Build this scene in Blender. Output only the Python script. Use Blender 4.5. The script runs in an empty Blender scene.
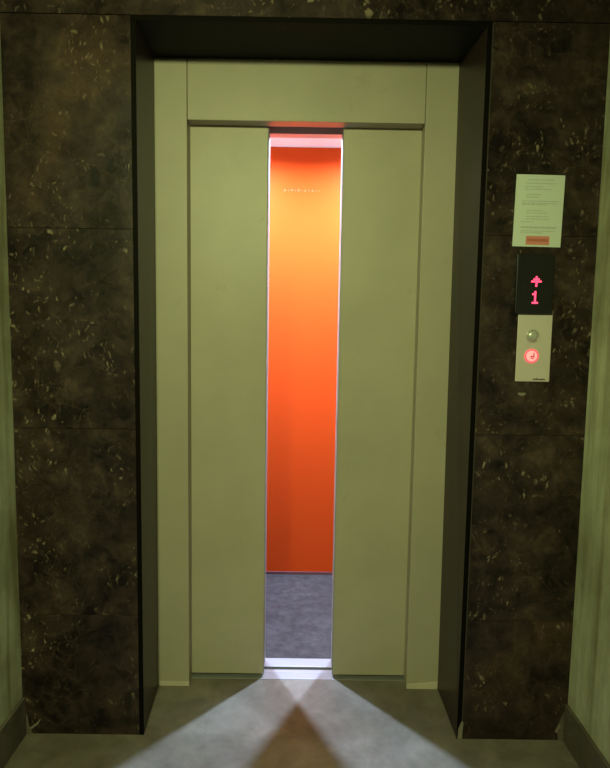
import bpy, bmesh, math, random
from mathutils import Vector, Matrix
random.seed(7)
S = bpy.context.scene
C = S.collection

# ------------------------------------------------------------------ materials
def mat(name, col=(.5,.5,.5), rough=.5, metal=0.0, emit=None, estr=1.0, spec=.5):
    m = bpy.data.materials.new(name); m.use_nodes = True
    b = m.node_tree.nodes['Principled BSDF']
    b.inputs['Base Color'].default_value = (*col, 1)
    b.inputs['Roughness'].default_value = rough
    b.inputs['Metallic'].default_value = metal
    b.inputs['Specular IOR Level'].default_value = spec
    if emit:
        b.inputs['Emission Color'].default_value = (*emit, 1)
        b.inputs['Emission Strength'].default_value = estr
    return m

class NT:
    """small node-building helper"""
    def __init__(s, m): s.t = m.node_tree; s.n = s.t.nodes; s.bsdf = s.n['Principled BSDF']
    def new(s, kind, **kw):
        x = s.n.new(kind)
        for k, v in kw.items():
            if k in x.inputs: x.inputs[k].default_value = v
            else: setattr(x, k, v)
        return x
    def link(s, a, b): s.t.links.new(a, b)
    def coords(s, scale=(1,1,1)):
        tc = s.new('ShaderNodeTexCoord'); mp = s.new('ShaderNodeMapping')
        mp.inputs['Scale'].default_value = scale
        s.link(tc.outputs['Object'], mp.inputs['Vector']); return mp.outputs[0]
    def noise(s, vec, scale, detail=4, rough=.55, dist=0.0):
        x = s.new('ShaderNodeTexNoise', Scale=scale, Detail=detail, Roughness=rough, Distortion=dist)
        s.link(vec, x.inputs['Vector']); return x.outputs['Fac']
    def ramp(s, fac, stops):
        r = s.new('ShaderNodeValToRGB'); e = r.color_ramp.elements
        while len(e) < len(stops): e.new(.5)
        for el, (p, c) in zip(e, stops):
            el.position = p; el.color = (*c, 1) if len(c) == 3 else c
        s.link(fac, r.inputs[0]); return r.outputs[0]
    def mix(s, fac, a, b, mode='MIX'):
        x = s.new('ShaderNodeMix', data_type='RGBA', blend_type=mode)
        for sock, v in ((x.inputs[0], fac), (x.inputs[6], a), (x.inputs[7], b)):
            if hasattr(v, 'is_linked'): s.link(v, sock)
            elif isinstance(v, (int, float)): sock.default_value = v
            else: sock.default_value = (*v, 1)
        return x.outputs[2]
    def math(s, op, a, b=0.0):
        x = s.new('ShaderNodeMath', operation=op)
        for sock, v in ((x.inputs[0], a), (x.inputs[1], b)):
            if hasattr(v, 'is_linked'): s.link(v, sock)
            else: sock.default_value = v
        return x.outputs[0]
    def color(s, c): s.link(c, s.bsdf.inputs['Base Color'])
    def bump(s, h, strength, dist=.002):
        b = s.new('ShaderNodeBump', Strength=strength, Distance=dist)
        s.link(h, b.inputs['Height']); s.link(b.outputs[0], s.bsdf.inputs['Normal'])

def marble_material():
    m = mat('dark_emperador_marble', rough=.22, spec=.2); t = NT(m)
    g = t.new('ShaderNodeNewGeometry')
    off = t.new('ShaderNodeCombineXYZ')
    for i, k in enumerate((13.7, 5.1, 21.3)):
        t.link(t.math('MULTIPLY', g.outputs['Random Per Island'], k), off.inputs[i])
    add = t.new('ShaderNodeVectorMath', operation='ADD')
    t.link(t.coords(), add.inputs[0]); t.link(off.outputs[0], add.inputs[1])
    v = add.outputs[0]
    # warped coordinates
    wn = t.new('ShaderNodeTexNoise', Scale=14.0, Detail=3.0); t.link(v, wn.inputs['Vector'])
    wm = t.new('ShaderNodeVectorMath', operation='MULTIPLY_ADD')
    t.link(wn.outputs['Color'], wm.inputs[0]); wm.inputs[1].default_value = (.09,.09,.09); t.link(v, wm.inputs[2])
    w = wm.outputs[0]
    cloud = t.noise(v, 5.0, 5, .6, .6)
    fine = t.noise(w, 17.0, 5, .68, .3)
    tone = t.math('ADD', t.math('MULTIPLY', cloud, .45), t.math('MULTIPLY', fine, .55))
    base = t.ramp(tone, [(.39,(.0095,.0065,.0062)), (.48,(.025,.0162,.0140)), (.56,(.042,.0275,.0220)), (.66,(.080,.051,.036))])
    rust = t.ramp(t.noise(v, 2.6, 3, .6), [(.57,(0,0,0)), (.70,(1,1,1))])
    base = t.mix(t.math('MULTIPLY', t.math('MULTIPLY', rust, fine), .8), base, (.090,.047,.029))
    # breccia: darker clasts with paler seams
    vo = t.new('ShaderNodeTexVoronoi', feature='DISTANCE_TO_EDGE', Scale=19.0); t.link(w, vo.inputs['Vector'])
    seam = t.ramp(vo.outputs['Distance'], [(.0,(1,1,1)), (.055,(0,0,0))])
    smask = t.ramp(t.noise(v, 6.5, 3), [(.47,(0,0,0)), (.62,(1,1,1))])
    base = t.mix(t.math('MULTIPLY', t.math('MULTIPLY', seam, smask), .22), base, (.13,.09,.058))
    # small pale flecks in clusters
    cl = t.ramp(t.noise(v, 5.2, 4, .7), [(.45,(0,0,0)), (.60,(1,1,1))])
    for sc, thr, colr, amt in ((30.0, .26, (.33,.255,.175), .85), (52.0, .36, (.26,.195,.13), .8), (75.0, .40, (.23,.17,.115), .75), (17.0,.16,(.40,.31,.21),.85)):
        f = t.new('ShaderNodeTexVoronoi', feature='F1', Scale=sc, Randomness=1.0)
        wv = t.new('ShaderNodeMapping'); wv.inputs['Scale'].default_value = (1.35,1,.75); wv.inputs['Rotation'].default_value = (0,.6,0)
        t.link(w, wv.inputs['Vector']); t.link(wv.outputs[0], f.inputs['Vector'])
        sp = t.ramp(f.outputs['Distance'], [(thr*.25,(1,1,1)), (thr,(0,0,0))])
        sx = t.new('ShaderNodeSeparateColor'); t.link(f.outputs['Color'], sx.inputs[0])
        pick = t.ramp(sx.outputs[0], [(.70,(0,0,0)), (.86,(1,1,1))])
        k = t.math('MULTIPLY', t.math('MULTIPLY', sp, pick), t.math('MULTIPLY', cl, amt))
        base = t.mix(k, base, colr)
    t.color(base)
    r = t.ramp(cloud, [(.3,(.26,.26,.26)), (.75,(.38,.38,.38))]); t.link(r, t.bsdf.inputs['Roughness'])
    return m
M_marble = marble_material()

def granite_material(name, c0, c1, rough, spec=.4, scale=60, stain=(.55,.8)):
    m = mat(name, rough=rough, spec=spec); t = NT(m); v = t.coords()
    c = t.ramp(t.noise(v, scale, 4, .7), [(.35,c0), (.68,c1)])
    s = t.ramp(t.noise(v, 5, 4, .6), [(.35,(stain[0],)*3), (.7,(1,1,1))])
    t.color(t.mix(1.0, c, s, 'MULTIPLY')); return m
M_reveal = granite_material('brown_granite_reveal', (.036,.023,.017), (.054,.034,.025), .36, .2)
M_soffit_shaded = granite_material('shade_darkened_soffit', (.011,.010,.009), (.020,.018,.015), .6, .1)  # stone darker than the side reveals: underside shade put into the colour
M_reveal_edge = mat('black_slab_edge', (.004,.003,.002), .6, spec=.05)
M_mortar = mat('brown_mortar_joint', (.045,.033,.024), .9)
M_chip = mat('pale_broken_stone', (.22,.185,.15), .9)

def wall_material():
    m = mat('stained_plaster_paint', rough=.75, spec=.2); t = NT(m)
    v = t.coords()
    st = t.noise(t.coords((14,14,1.1)), 1.6, 5, .6, .4)
    c = t.ramp(st, [(.34,(.44,.40,.25)), (.48,(.585,.59,.40)), (.58,(.65,.66,.46)), (.70,(.74,.73,.52))])
    d = t.ramp(t.noise(v, 2.4, 5, .65), [(.40,(.62,.60,.55)), (.62,(1,1,1))])
    t.color(t.mix(1.0, c, d, 'MULTIPLY')); t.bump(st, .3, .004); return m
M_wall = wall_material()
M_base = granite_material('dirty_skirting_paint', (.16,.13,.105), (.25,.205,.165), .7, .2, 9)
M_ceil = granite_material('ceiling_plaster', (.5,.48,.45), (.6,.58,.55), .9, .1, 4, (.85,.9))

def floor_material():
    m = mat('grey_floor_tile', rough=.5, spec=.3); t = NT(m); v = t.coords()
    n1 = t.ramp(t.noise(v, 7, 6, .65, .5), [(.32,(.165,.140,.118)), (.55,(.232,.199,.168)), (.75,(.295,.254,.216))])
    dirt = t.ramp(t.noise(v, 2.2, 5, .7), [(.38,(.70,.66,.60)), (.6,(1,1,1))])
    c = t.mix(1.0, n1, dirt, 'MULTIPLY')
    # tile joints every 600 mm, offset to lie where the photo shows them
    sx = t.new('ShaderNodeSeparateXYZ'); t.link(v, sx.inputs[0])
    def joint(o, shift):
        a = t.math('FRACT', t.math('DIVIDE', t.math('ADD', o, 60+shift), .6))
        return t.math('LESS_THAN', t.math('ABSOLUTE', t.math('SUBTRACT', a, .5)), .0035)
    j = t.math('MAXIMUM', joint(sx.outputs[0], .0), joint(sx.outputs[1], .3))
    c = t.mix(t.math('MULTIPLY', j, .18), c, (.12,.10,.09))
    t.color(c); return m
M_floor = floor_material()

def paint_material(name, col, var=.10, rough=.42):
    m = mat(name, col, rough, spec=.35); t = NT(m); v = t.coords()
    lo = tuple(c*(1-var) for c in col)
    c = t.ramp(t.noise(v, 3.1, 5, .6), [(.36,lo), (.60,col)])
    sm = t.ramp(t.noise(t.coords((1,1,.7)), 8.5, 4, .7, .3), [(.64,(1,1,1)), (.76,(.86,.84,.80))])
    t.color(t.mix(1.0, c, sm, 'MULTIPLY'))
    t.bump(t.noise(v, 2.0, 2), .25, .004); return m
M_door = paint_material('beige_door_paint', (.445,.392,.30))
M_jamb = paint_material('beige_frame_paint', (.42,.37,.285), .08)
M_foot = paint_material('worn_pale_frame_foot', (.60,.52,.43), .15)
M_steel = mat('brushed_aluminium', (.36,.36,.37), .45, .5)
M_seal = mat('pale_grey_rubber_edge', (.30,.265,.235), .6, spec=.2)
M_groove = mat('dark_groove', (.02,.02,.02), .8)
M_cardoor = mat('brushed_steel_car_door', (.44,.34,.32), .5, .3)
M_laminate = mat('orange_red_laminate', (.42,.0415,.0055), .45, spec=.03)
M_laminate_side = mat('grey_steel_side_wall', (.20,.19,.185), .45, .3)
M_carceil = mat('white_car_ceiling', (.82,.80,.78), .5)
M_carfloor = granite_material('dark_speckled_car_floor', (.022,.0195,.0195), (.060,.052,.052), .55, .3, 26, (.72,1))
M_carskirt = mat('dark_car_skirting', (.10,.03,.03), .5)
M_cargrey = mat('grey_car_steel', (.45,.44,.42), .45, .3)
M_lens = mat('downlight_lens', (.9,.9,.9), .5, emit=(.74,1.0,1.40), estr=8900)
M_ring = mat('black_downlight_can', (.03,.03,.03), .6)
M_letter = mat('pale_raised_letters', (.45,.056,.014), .5)
M_paper = mat('white_paper', (.62,.66,.60), .8, spec=.2)
M_print = mat('faint_grey_print', (.47,.49,.45), .8, spec=.1)
M_redprint = mat('red_print', (.66,.24,.18), .8, spec=.1)
M_redprint2 = mat('dark_red_print', (.50,.15,.11), .8, spec=.1)
M_black = mat('black_gloss_plastic', (.010,.010,.010), .25, spec=.4)
M_led = mat('red_led', (.3,.02,.03), .4, emit=(1.0,.05,.115), estr=3.2)
M_plate = mat('brushed_steel_plate', (.66,.58,.53), .5, .25)
M_button = mat('steel_button', (.60,.57,.52), .3, .45)
M_lit = mat('lit_red_ring', (.5,.06,.05), .4, emit=(1.0,.10,.12), estr=1.1)
M_litface = mat('lit_button_face', (.8,.4,.38), .3, emit=(1.0,.33,.34), estr=.85)
M_mark = mat('dark_engraving', (.08,.07,.06), .6)
M_redmark = mat('red_engraving', (.45,.04,.06), .5, emit=(.8,.04,.08), estr=.35)
M_white = mat('white_lamp_housing', (.7,.7,.68), .5)

# ------------------------------------------------------------------ mesh helpers
def quad_box(bm, corners, mi=0):
    """corners: 8 points, (x0/x1) fastest, then y, then z"""
    v = [bm.verts.new(c) for c in corners]
    fs = []
    for f in ((0,2,3,1),(4,5,7,6),(0,1,5,4),(2,6,7,3),(0,4,6,2),(1,3,7,5)):
        fc = bm.faces.new([v[i] for i in f]); fc.material_index = mi; fs.append(fc)
    return v
def box(bm, x0, x1, y0, y1, z0, z1, mi=0):
    return quad_box(bm, [(x,y,z) for z in (z0,z1) for y in (y0,y1) for x in (x0,x1)], mi)
def disc(bm, c, r, h, axis='y', seg=40, mi=0, r2=None, dome=0.0):
    """solid round of thickness h, starting at c and growing along -y (axis y) or -z (axis z)"""
    r2 = r if r2 is None else r2
    def P(a, rad, d):
        if axis == 'y': return (c[0]+rad*math.cos(a), c[1]-d, c[2]+rad*math.sin(a))
        return (c[0]+rad*math.cos(a), c[1]+rad*math.sin(a), c[2]-d)
    rings = [(r, 0.0), (r, h*.7), (r2*.94 if dome == 0 else r*.93, h)]
    if dome: rings += [(r*math.cos(k*math.pi/12), h+dome*math.sin(k*math.pi/12)) for k in (2,3,4,5)]
    rows = [[bm.verts.new(P(2*math.pi*i/seg, rr, d)) for i in range(seg)] for rr, d in rings]
    for a, b in zip(rows, rows[1:]):
        for i in range(seg):
            f = bm.faces.new((a[i], a[(i+1)%seg], b[(i+1)%seg], b[i])); f.material_index = mi; f.smooth = bool(dome)
    f = bm.faces.new(rows[0]); f.material_index = mi
    f = bm.faces.new(rows[-1]); f.material_index = mi
def ring(bm, c, ro, ri, h, axis='y', seg=48, mi=0):
    def P(a, rad, d):
        if axis == 'y': return (c[0]+rad*math.cos(a), c[1]-d, c[2]+rad*math.sin(a))
        return (c[0]+rad*math.cos(a), c[1]+rad*math.sin(a), c[2]-d)
    prof = [(ro,0),(ro,h*.7),((ro*.7+ri*.3),h),((ro*.3+ri*.7),h),(ri,h*.7),(ri,0)]
    rows = [[bm.verts.new(P(2*math.pi*i/seg, rr, d)) for i in range(seg)] for rr, d in prof]
    for k in range(len(rows)):
        a, b = rows[k], rows[(k+1)%len(rows)]
        for i in range(seg):
            f = bm.faces.new((a[i], a[(i+1)%seg], b[(i+1)%seg], b[i])); f.material_index = mi; f.smooth = True
def prism(bm, pts, y0, y1, mi=0):
    """polygon in x,z extruded along y"""
    a = [bm.verts.new((x,y0,z)) for x, z in pts]; b = [bm.verts.new((x,y1,z)) for x, z in pts]
    n = len(pts)
    for f in ([bm.faces.new(a), bm.faces.new(b[::-1])] + [bm.faces.new((a[i], b[i], b[(i+1)%n], a[(i+1)%n])) for i in range(n)]):
        f.material_index = mi
def bev(bm, w, seg=2):
    bmesh.ops.bevel(bm, geom=list(bm.edges), offset=w, segments=seg, affect='EDGES', profile=.6, clamp_overlap=True)
def obj(name, bm, mats, parent=None, bevel=0, seg=2, loc=None):
    if bevel: bev(bm, bevel, seg)
    bmesh.ops.recalc_face_normals(bm, faces=list(bm.faces))
    base = Vector(parent['_world']) if parent is not None else Vector(loc or (0,0,0))
    if loc is not None and parent is not None: base = Vector(loc)
    bmesh.ops.translate(bm, verts=list(bm.verts), vec=-base)
    me = bpy.data.meshes.new(name); bm.to_mesh(me); bm.free()
    for m in (mats if isinstance(mats, (list, tuple)) else [mats]): me.materials.append(m)
    o = bpy.data.objects.new(name, me); C.objects.link(o)
    if parent is not None:
        o.parent = parent; o.location = base - Vector(parent['_world'])
    else: o.location = base
    o['_world'] = tuple(base)
    return o
def thing(name, label, cat, loc, group=None):
    o = bpy.data.objects.new(name, None); C.objects.link(o)
    o.empty_display_size = .05
    o.location = loc; o['_world'] = tuple(loc); o['label'] = label; o['category'] = cat; o['kind'] = 'thing'
    if group: o['group'] = group
    return o
def tag(o, label, cat, group=None):
    o['label'] = label; o['category'] = cat; o['kind'] = 'thing'
    if group: o['group'] = group
    return o
def struct(o, label, cat):
    o['kind'] = 'structure'; o['label'] = label; o['category'] = cat; return o
B = bmesh.new

# ------------------------------------------------------------------ dimensions (metres; y = 0 is the marble face, +y goes into the lift)
XL, XR = -.886, .875         # side walls of the lobby
ZC = 2.72                    # lobby ceiling
YB = -2.75                   # wall behind the camera
DF = .273                    # depth of the frame behind the marble face
# ------------------------------------------------------------------ setting
bm = B(); box(bm, XL-.15, XR+.15, YB-.15, .3195, -.12, 0)
struct(obj('floor', bm, M_floor), 'grey worn tile floor of the lobby in front of the elevator', 'floor')
bm = B(); box(bm, XL-.15, XR+.15, YB-.15, .30, ZC, ZC+.12)
struct(obj('ceiling', bm, M_ceil), 'pale plaster ceiling of the lobby', 'ceiling')
bm = B(); box(bm, XL-.15, XL, YB-.15, .30, 0, ZC)
struct(obj('wall_left', bm, M_wall), 'pale painted plaster side wall left of the elevator', 'wall')
bm = B(); box(bm, XR, XR+.15, YB-.15, .30, 0, ZC)
struct(obj('wall_right', bm, M_wall), 'stained pale plaster side wall right of the elevator', 'wall')
bm = B(); box(bm, XL, XR, YB-.15, YB, 0, ZC)
struct(obj('wall_front', bm, M_wall), 'pale plaster wall facing the elevator', 'wall')
bm = B(); box(bm, XL, XL+.012, YB, -.0005, 0, .125)
struct(obj('baseboard_left', bm, M_base, bevel=.002), 'dirty dark skirting along the left wall', 'baseboard')
bm = B(); box(bm, XR-.012, XR, YB, -.0005, 0, .125)
struct(obj('baseboard_right', bm, M_base, bevel=.002), 'dirty dark skirting along the right wall', 'baseboard')

# back wall: backing with polished marble slabs in courses
bm = B()
for x0, x1, z0, z1 in ((XL, -.528, 0, ZC), (.5375, XR, 0, ZC), (-.528, .5375, 2.227, ZC)):
    box(bm, x0, x1, .013, .30, z0, z1, 1)
zs = [0, .4035, 1.003, 1.606, 2.2095]
g = .0005
slabs = [(XL+.001, -.5105, zs[i], zs[i+1]) for i in range(4)] + [(.5335, XR-.001, zs[i], zs[i+1]) for i in range(4)]
slabs += [(XL+.001, XR-.001, 2.2108, ZC)]
for k, (x0, x1, z0, z1) in enumerate(slabs):
    t = bmesh.new(); box(t, x0, x1, .0, .0135, z0+(g if z0 else 0), z1-g); bev(t, .0006, 1)
    me = bpy.data.meshes.new('tmp'); t.to_mesh(me); t.free(); bm.from_mesh(me); bpy.data.meshes.remove(me)
wall_back = struct(obj('wall_back', bm, [M_marble, M_mortar]), 'dark brown fleck-veined polished marble wall around the elevator doorway', 'wall')
bm = B()      # a dab of pale filler below the buttons
pts = [(.672+.011*math.cos(a)*(1+.25*math.sin(3*a)), 1.130+.0065*math.sin(a)*(1+.3*math.cos(2*a))) for a in [i*math.pi/9 for i in range(18)]]
prism(bm, pts, -.0015, -.0001)
o = obj('filler_dab', bm, M_chip, wall_back); o['label'] = 'pale filler dab on the marble'
bm = B()
pts = [(.708+.013*math.cos(a), 1.131+.003*math.sin(a)*(1+.3*math.cos(2*a))) for a in [i*math.pi/9 for i in range(18)]]
prism(bm, pts, -.0015, -.0001); obj('filler_dab', bm, M_mortar, wall_back)
bm = B()      # broken lower corners of the marble beside both side walls
prism(bm, [(.872,.002),(.872,.115),(.858,.085),(.842,.045),(.848,.002)], -.002, -.0001)
o = obj('corner_patch', bm, M_base, wall_back); o['label'] = 'dull cement patch at the broken marble corner'
bm = B()
prism(bm, [(-.884,.002),(-.884,.10),(-.870,.06),(-.866,.03),(-.855,.002)], -.002, -.0001)
o = obj('corner_patch', bm, M_base, wall_back); o['label'] = 'dull cement patch at the broken marble corner'
bm = B(); prism(bm, [(.836,.030),(.850,.058),(.854,.052),(.842,.026)], -.003, -.0001); obj('chip_edge', bm, M_chip, wall_back)
bm = B(); prism(bm, [(-.862,.022),(-.838,.040),(-.830,.052),(-.828,.050),(-.836,.034),(-.860,.016)], -.003, -.0001); obj('chip_edge', bm, M_chip, wall_back)

# reveal slabs (slightly out of true, as in the photo); their front edge is black
def slab(name, inner_f, inner_b, sgn, zt_f, zt_b, label, th=.0145):
    bm = B()
    (fb, ft), (bb, bt) = inner_f, inner_b        # x at floor / at top, front and back
    P = []
    for z, f_, b_ in ((0, fb, bb), (1, ft, bt)):
        for y, xi in ((0.0, f_), (DF-.001, b_)):
            zz = 0 if z == 0 else (zt_f if y == 0 else zt_b)
            xs = sorted((xi, xi+sgn*th))
            P += [(xs[0], y, zz), (xs[1], y, zz)]
    quad_box(bm, P)
    for f in bm.faces:
        if all(abs(v.co.y) < 1e-6 for v in f.verts): f.material_index = 1
    return struct(obj(name, bm, [M_reveal, M_reveal_edge]), label, 'trim')
slab('trim_1', (-.4955, -.4955), (-.513, -.508), -1, 2.195, 2.204, 'smooth brown stone reveal on the left side of the doorway')
right_reveal = slab('trim_2', (.5185, .5185), (.516, .5055), 1, 2.195, 2.204, 'smooth brown stone reveal on the right side of the doorway')
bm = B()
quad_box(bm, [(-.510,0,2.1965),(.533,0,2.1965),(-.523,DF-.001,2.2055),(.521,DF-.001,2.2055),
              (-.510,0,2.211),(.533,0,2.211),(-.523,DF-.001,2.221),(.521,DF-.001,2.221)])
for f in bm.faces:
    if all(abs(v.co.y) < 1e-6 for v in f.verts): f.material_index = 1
struct(obj('trim_3', bm, [M_soffit_shaded, M_reveal_edge]), 'smooth stone soffit with shade in its colour across the top of the doorway', 'trim')
bm = B(); prism(bm, [(.5215,.001),(.5225,.032),(.527,.047),(.533,.062),(.5385,.058),(.5365,.03),(.536,.001)], -.0022, -.0002)
o = obj('broken_edge', bm, M_chip, right_reveal); o['label'] = 'pale broken slab edge at the foot'
bm = B(); box(bm, .5335, .5365, -.0015, .0, .06, 2.2)
o = obj('edge_line', bm, M_mortar, right_reveal)

# ------------------------------------------------------------------ landing door frame
fr = thing('elevator_door_frame', 'beige painted metal frame around the half-open elevator doors', 'door frame', (0, DF, 0))
YF1 = DF+.0605
bm = B(); box(bm, -.520, -.400, DF, YF1, 0, 2.2045); jl = obj('jamb', bm, M_jamb, fr, .002)
bm = B(); box(bm, .400, .520, DF, YF1, 0, 2.2045); jr = obj('jamb', bm, M_jamb, fr, .002)
bm = B(); box(bm, -.3985, .3985, DF+.001, YF1, 2.008, 2.2045); obj('header', bm, M_jamb, fr, .002)
bm = B(); box(bm, -.509, -.399, DF-.0035, DF, .0, .017); o = obj('foot_strip', bm, M_foot, jl, .001); o['label'] = 'pale worn strip at the foot'
bm = B(); quad_box(bm, [(.401,DF-.0035,0),(.514,DF-.0035,0),(.401,DF,0),(.514,DF,0),(.401,DF-.0035,.017),(.514,DF-.0035,.029),(.401,DF,.017),(.514,DF,.029)])
o = obj('foot_strip', bm, M_foot, jr, .001); o['label'] = 'pale worn strip at the foot'

# landing sill (top flush with the floor) with guide groove
sl = thing('landing_sill', 'worn aluminium threshold strip on the floor under the elevator doors', 'door sill', (0, .352, -.03))
bm = B(); box(bm, -.56, .56, .3205, .349, -.03, .0015); obj('sill_rail', bm, M_steel, sl, .001)
bm = B(); box(bm, -.56, .56, .361, .384, -.03, .0015); obj('sill_rail', bm, M_steel, sl, .001)
bm = B(); box(bm, -.56, .56, .349, .361, -.03, .0005); obj('guide_groove', bm, M_steel, sl)

def leaf(side):
    r = thing('landing_door_panel',
              'beige sliding elevator door panel %s of the lit gap' % ('left' if side < 0 else 'right'), 'elevator door',
              (side*.34, .352, .0), 'sliding elevator door panels')
    x0, x1 = sorted((side*.1295, side*.555))
    e0, e1 = sorted((side*.1288, side*.1318)); x0, x1 = sorted((side*.1310, side*.555))
    bm = B(); box(bm, e0, e1, .3365, .3715, .014, 2.043)
    o = obj('edge_seal', bm, M_seal, r); o['label'] = 'pale grey leading edge'
    bm = B(); box(bm, x0, x1, .335, .373, .012, 2.045)
    obj('door_leaf', bm, M_door, r, .0025, 3)
    bm = B(); box(bm, x0+.02, x1-.02, .3515, .3585, .002, .014)
    obj('guide_shoe', bm, M_groove, r)
    return r
leaf(-1); leaf(1)

# ------------------------------------------------------------------ car
def cardoor(side):
    x0, x1 = sorted((side*.1300, side*.56))
    bm = B(); box(bm, x0, x1, .420, .452, .010, 2.006)
    o = obj('car_door_panel', bm, M_cardoor, None, .002, 2, loc=(side*.34, .436, .010))
    tag(o, 'pale steel inner car door edge at the %s of the lit gap' % ('left' if side < 0 else 'right'), 'elevator door', 'inner car door panels')
cardoor(-1); cardoor(1)
YC0, YC1, CX, CZ = .470, 1.289, .60, 2.20
car = thing('elevator_car', 'lit elevator car with orange red back wall seen through the door gap', 'elevator car', (0, .88, -.10))
bm = B(); box(bm, -CX-.03, CX+.03, YC1, YC1+.03, -.10, CZ+.10); o = obj('back_wall', bm, M_laminate, car); o['label'] = 'glossy orange red back wall'
for s in (-1, 1):
    x0, x1 = sorted((s*CX, s*(CX+.03)))
    bm = B(); box(bm, x0, x1, YC0, YC1, -.10, CZ+.10); o = obj('side_wall', bm, M_laminate_side, car)
bm = B(); box(bm, -CX, CX, YC0-.004, YC1, -.10, 0); o = obj('car_floor', bm, M_carfloor, car); o['label'] = 'dark purple grey speckled car floor'
bm = B(); box(bm, -CX, CX, YC0, YC1, CZ, CZ+.10); o = obj('car_ceiling', bm, M_carceil, car); o['label'] = 'white car ceiling'
bm = B(); box(bm, -CX+.0, CX, YC1-.008, YC1, 0, .014); obj('car_skirting', bm, M_carskirt, car)
for s in (-1, 1):
    x0, x1 = sorted((s*.40, s*CX))
    bm = B(); box(bm, x0, x1, YC0, YC0+.03, 0, CZ); obj('front_return', bm, M_cargrey, car)
bm = B(); box(bm, -.40, .40, YC0, YC0+.03, 2.035, CZ); obj('transom', bm, M_cargrey, car)
bm = B(); box(bm, -.60, .60, .415, .465, 2.009, 2.22); obj('door_track', bm, M_cargrey, car)
bm = B(); box(bm, -.60, .60, .4055, .4655, -.05, .0005); o = obj('car_sill', bm, M_steel, car, .0015); o['label'] = 'shiny aluminium car sill'
LAMPS = [(-.365, .93), (.365, .93)]
for x, y in LAMPS:
    bm = B(); ring(bm, (x, y, CZ), .042, .0305, .010, 'z'); d = obj('downlight', bm, M_ring, car, loc=(x, y, CZ))
    bm = B(); disc(bm, (x, y, CZ), .028, .003, 'z'); obj('lens', bm, M_lens, d)
# faint raised lettering across the back wall, too small to read
bm = B(); x = -.105
for wd, h in ((.012,.013),(.006,.008),(.016,.010),(.004,.014),(.014,.013),(.004,.010),(.012,.012),(.010,.008),(.013,.011),(.005,.008),(.009,.005)):
    z0 = 1.992 - h/2 + random.uniform(-.002,.002)
    box(bm, x, x+wd*.35, YC1-.0015, YC1-.0001, z0, z0+h); box(bm, x+wd*.4, x+wd, YC1-.0015, YC1-.0001, z0+h*.35, z0+h*.6)
    x += wd + .0075
o = obj('lettering', bm, M_letter, car); o['label'] = 'faint pale illegible lettering'

# ------------------------------------------------------------------ notice, indicator, call buttons
nt = thing('notice_sheet', 'white paper notice with faint print and red block on marble above the indicator', 'notice', (.693, -.001, 1.574))
bm = B()
nx, nz = 8, 10
def npt(u, w, y=0):   # slightly leaning sheet
    return (.6205+.1435*u+.0030*w, -.0022-.0018*math.sin(math.pi*u)*abs(math.sin(2.2*w))-y, 1.5745-.0015*u+.2085*w)
gr = [[bm.verts.new(npt(i/nx, j/nz)) for i in range(nx+1)] for j in range(nz+1)]
gb = [[bm.verts.new((npt(i/nx, j/nz)[0], -.0004, npt(i/nx, j/nz)[2])) for i in range(nx+1)] for j in range(nz+1)]
for j in range(nz):
    for i in range(nx):
        bm.faces.new((gr[j][i], gr[j][i+1], gr[j+1][i+1], gr[j+1][i])); bm.faces.new((gb[j][i], gb[j+1][i], gb[j+1][i+1], gb[j][i+1]))
for i in range(nx):
    bm.faces.new((gr[0][i], gb[0][i], gb[0][i+1], gr[0][i+1])); bm.faces.new((gr[nz][i], gr[nz][i+1], gb[nz][i+1], gb[nz][i]))
for j in range(nz):
    bm.faces.new((gr[j][0], gr[j+1][0], gb[j+1][0], gb[j][0])); bm.faces.new((gr[j][nx], gb[j][nx], gb[j+1][nx], gr[j+1][nx]))
obj('paper', bm, M_paper, nt)
def strip(bm, u0, u1, w0, w1, y=.0004):
    a = [npt(u, w, y+dy) for dy in (0, .0003) for w in (w0, w1) for u in (u0, u1)]
    quad_box(bm, [a[4],a[5],a[0],a[1],a[6],a[7],a[2],a[3]])
bm = B()
rows = [(.93,.24,.76),(.88,.20,.82),(.835,.18,.55),(.80,.18,.74),(.725,.22,.52),(.69,.22,.48),(.635,.14,.90),(.605,.14,.86),(.585,.14,.66),
        (.505,.24,.60),(.47,.24,.66),(.42,.24,.70),(.385,.24,.72),(.345,.14,.40),(.275,.14,.92),(.262,.16,.86),(.22,.15,.88),(.195,.15,.60)]
for w, u0, u1 in rows:      # rows of unreadably small print, word by word
    u = u0
    while u < u1-.02:
        l = random.uniform(.03, .10); l = min(l, u1-u)
        strip(bm, u, u+l, w-.006, w+.006); u += l+.014
obj('printed_lines', bm, M_print, nt)
bm = B(); strip(bm, .27, .76, .028, .150); o = obj('red_block', bm, M_redprint, nt); o['label'] = 'red printed block'
bm = B(); strip(bm, .30, .73, .075, .112, .0009)
obj('red_line', bm, M_redprint2, o)

ind = thing('floor_indicator', 'black glossy indicator panel with red lit up arrow and number', 'floor indicator', (.694, 0, 1.377))
bm = B(); box(bm, .6340, .7470, -.012, -.0001, 1.3745, 1.551); obj('housing', bm, M_black, ind, .003)
def pixels(bm, pat, cx, ztop, p, r):
    for j, row in enumerate(pat):
        for i, ch in enumerate(row):
            if ch == '#':
                disc(bm, (cx+(i-(len(row)-1)/2)*p, -.0121, ztop-j*p), r, .0012, 'y', 10)
bm = B(); pixels(bm, ['..#..','.###.','#####','..#..','..#..'], .6945, 1.4835, .0064, .0031)
o = obj('arrow', bm, M_led, ind); o['label'] = 'red lit up arrow'
bm = B(); pixels(bm, ['.#.','##.','.#.','.#.','.#.','###'], .6930, 1.4395, .0064, .0031)
o = obj('digit', bm, M_led, ind); o['label'] = 'red lit number 1'
cp = thing('call_button_plate', 'steel call button plate with two round buttons below the indicator', 'button plate', (.700, 0, 1.169))
bm = B(); box(bm, .6485, .7525, -.004, -.0001, 1.1695, 1.3715); obj('plate', bm, M_plate, cp, .0018)
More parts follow.
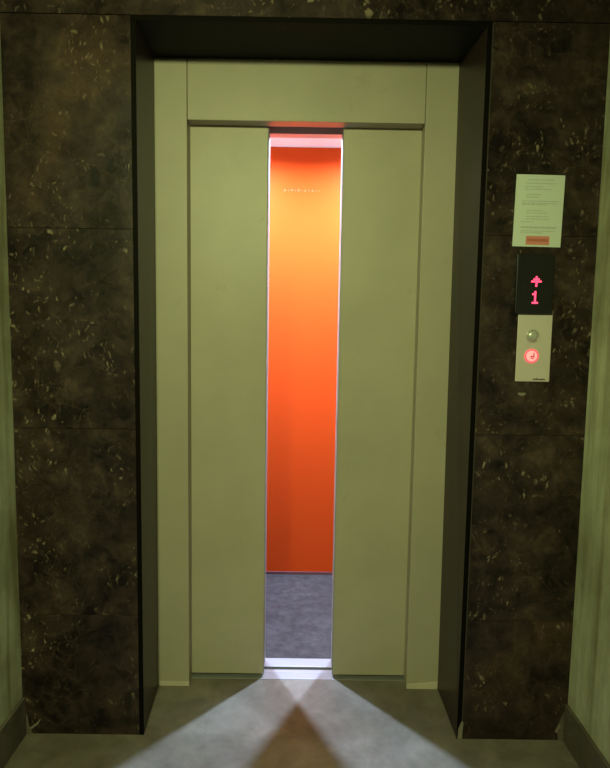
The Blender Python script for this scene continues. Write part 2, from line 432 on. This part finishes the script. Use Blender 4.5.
bm = B(); ring(bm, (.6945, -.0040, 1.3085), .0205, .0170, .0028); b1 = obj('button', bm, M_button, cp, loc=(.6945, 0, 1.3085)); b1['label'] = 'unlit steel button'
bm = B(); disc(bm, (.6945, -.0040, 1.3085), .0168, .004, dome=.0065); obj('button_cap', bm, M_button, b1)
bm = B(); ring(bm, (.6945, -.0040, 1.2475), .0215, .0165, .0032); b2 = obj('button', bm, M_lit, cp, loc=(.6945, 0, 1.2475)); b2['label'] = 'red lit button'
bm = B(); disc(bm, (.6945, -.0040, 1.2475), .0163, .0035); obj('button_cap', bm, M_litface, b2)
bm = B(); x0, z0 = .6975, 1.2475
prism(bm, [(x0+.0015,z0+.010),(x0+.0045,z0+.010),(x0+.0045,z0-.006),(x0+.0015,z0-.006)], -.0088, -.0075)
prism(bm, [(x0-.007,z0+.001),(x0+.0015,z0+.001),(x0+.0015,z0-.002),(x0-.007,z0-.002)], -.0088, -.0075)
prism(bm, [(x0-.007,z0-.002),(x0-.004,z0-.002),(x0-.004,z0-.006),(x0-.007,z0-.006)], -.0088, -.0075)
prism(bm, [(x0-.004,z0-.006),(x0+.0015,z0-.006),(x0+.0015,z0-.009),(x0-.004,z0-.009)], -.0088, -.0075)
obj('engraved_sign', bm, M_redmark, b2)
bm = B(); x = .703
for k in range(9):
    wd = random.uniform(.002,.0045); h = random.uniform(.003,.005)
    box(bm, x, x+wd, -.0046, -.0039, 1.1755, 1.1755+h); x += wd+.001
box(bm, .703, .742, -.0045, -.0039, 1.1745, 1.1757)
o = obj('small_print', bm, M_mark, cp); o['label'] = 'tiny dark illegible mark'

# ------------------------------------------------------------------ lobby lamp behind the viewer
lx, lz = -.36, 2.25
lamp = thing('wall_lamp', 'white shaded wall lamp on the plaster wall facing the elevator', 'wall lamp', (lx, YB, lz))
bm = B(); disc(bm, (lx, YB+.0201, lz), .06, .02); obj('wall_plate', bm, M_white, lamp, loc=(lx, YB, lz))
bm = B(); box(bm, lx-.015, lx+.015, YB+.018, YB+.10, lz-.015, lz+.015); obj('arm', bm, M_white, lamp)
bm = B(); ring(bm, (lx, YB+.26, lz), .125, .115, .16); obj('lamp_shade', bm, M_white, lamp)
bm = B(); disc(bm, (lx, YB+.12, lz), .116, .02); obj('reflector', bm, M_white, lamp)
ld = bpy.data.lights.new('lamp_bulb', 'SPOT'); ld.energy = 196; ld.color = (.86, 1.0, .42)
ld.spot_size = math.radians(86); ld.spot_blend = 1.0; ld.shadow_soft_size = .07
lo = bpy.data.objects.new('lamp_bulb', ld); C.objects.link(lo)
src = Vector((lx, YB+.275, lz)); lo.location = src - Vector(lamp['_world']); lo.parent = lamp
lo.rotation_euler = (Vector((-.26, .33, .98)) - src).to_track_quat('-Z', 'Y').to_euler()

# ------------------------------------------------------------------ world, camera, view
w = bpy.data.worlds.new('World'); S.world = w; w.use_nodes = True
w.node_tree.nodes['Background'].inputs[0].default_value = (0,0,0,1)
cam = bpy.data.objects.new('Camera', bpy.data.cameras.new('Camera')); C.objects.link(cam); S.camera = cam
f, p, yw, r = 614.3, .1024, .0045, .0157
fw = Vector((math.sin(yw)*math.cos(p), math.cos(yw)*math.cos(p), -math.sin(p)))
rt = Vector((math.cos(yw), -math.sin(yw), 0)); up = rt.cross(fw)
rt2 = rt*math.cos(r)+up*math.sin(r); up2 = -rt*math.sin(r)+up*math.cos(r)
m3 = Matrix((rt2, up2, -fw)).transposed()
cam.matrix_world = Matrix.Translation((0, -1.866, 1.343)) @ m3.to_4x4()
cam.data.sensor_fit = 'VERTICAL'; cam.data.sensor_height = 24; cam.data.lens = 24*f/768
cam.data.clip_start = .02
S.view_settings.view_transform = 'Standard'; S.view_settings.look = 'None'
S.view_settings.exposure = 0; S.view_settings.gamma = 1; S.view_settings.use_curve_mapping = False
for o in S.objects:
    if '_world' in o: del o['_world']
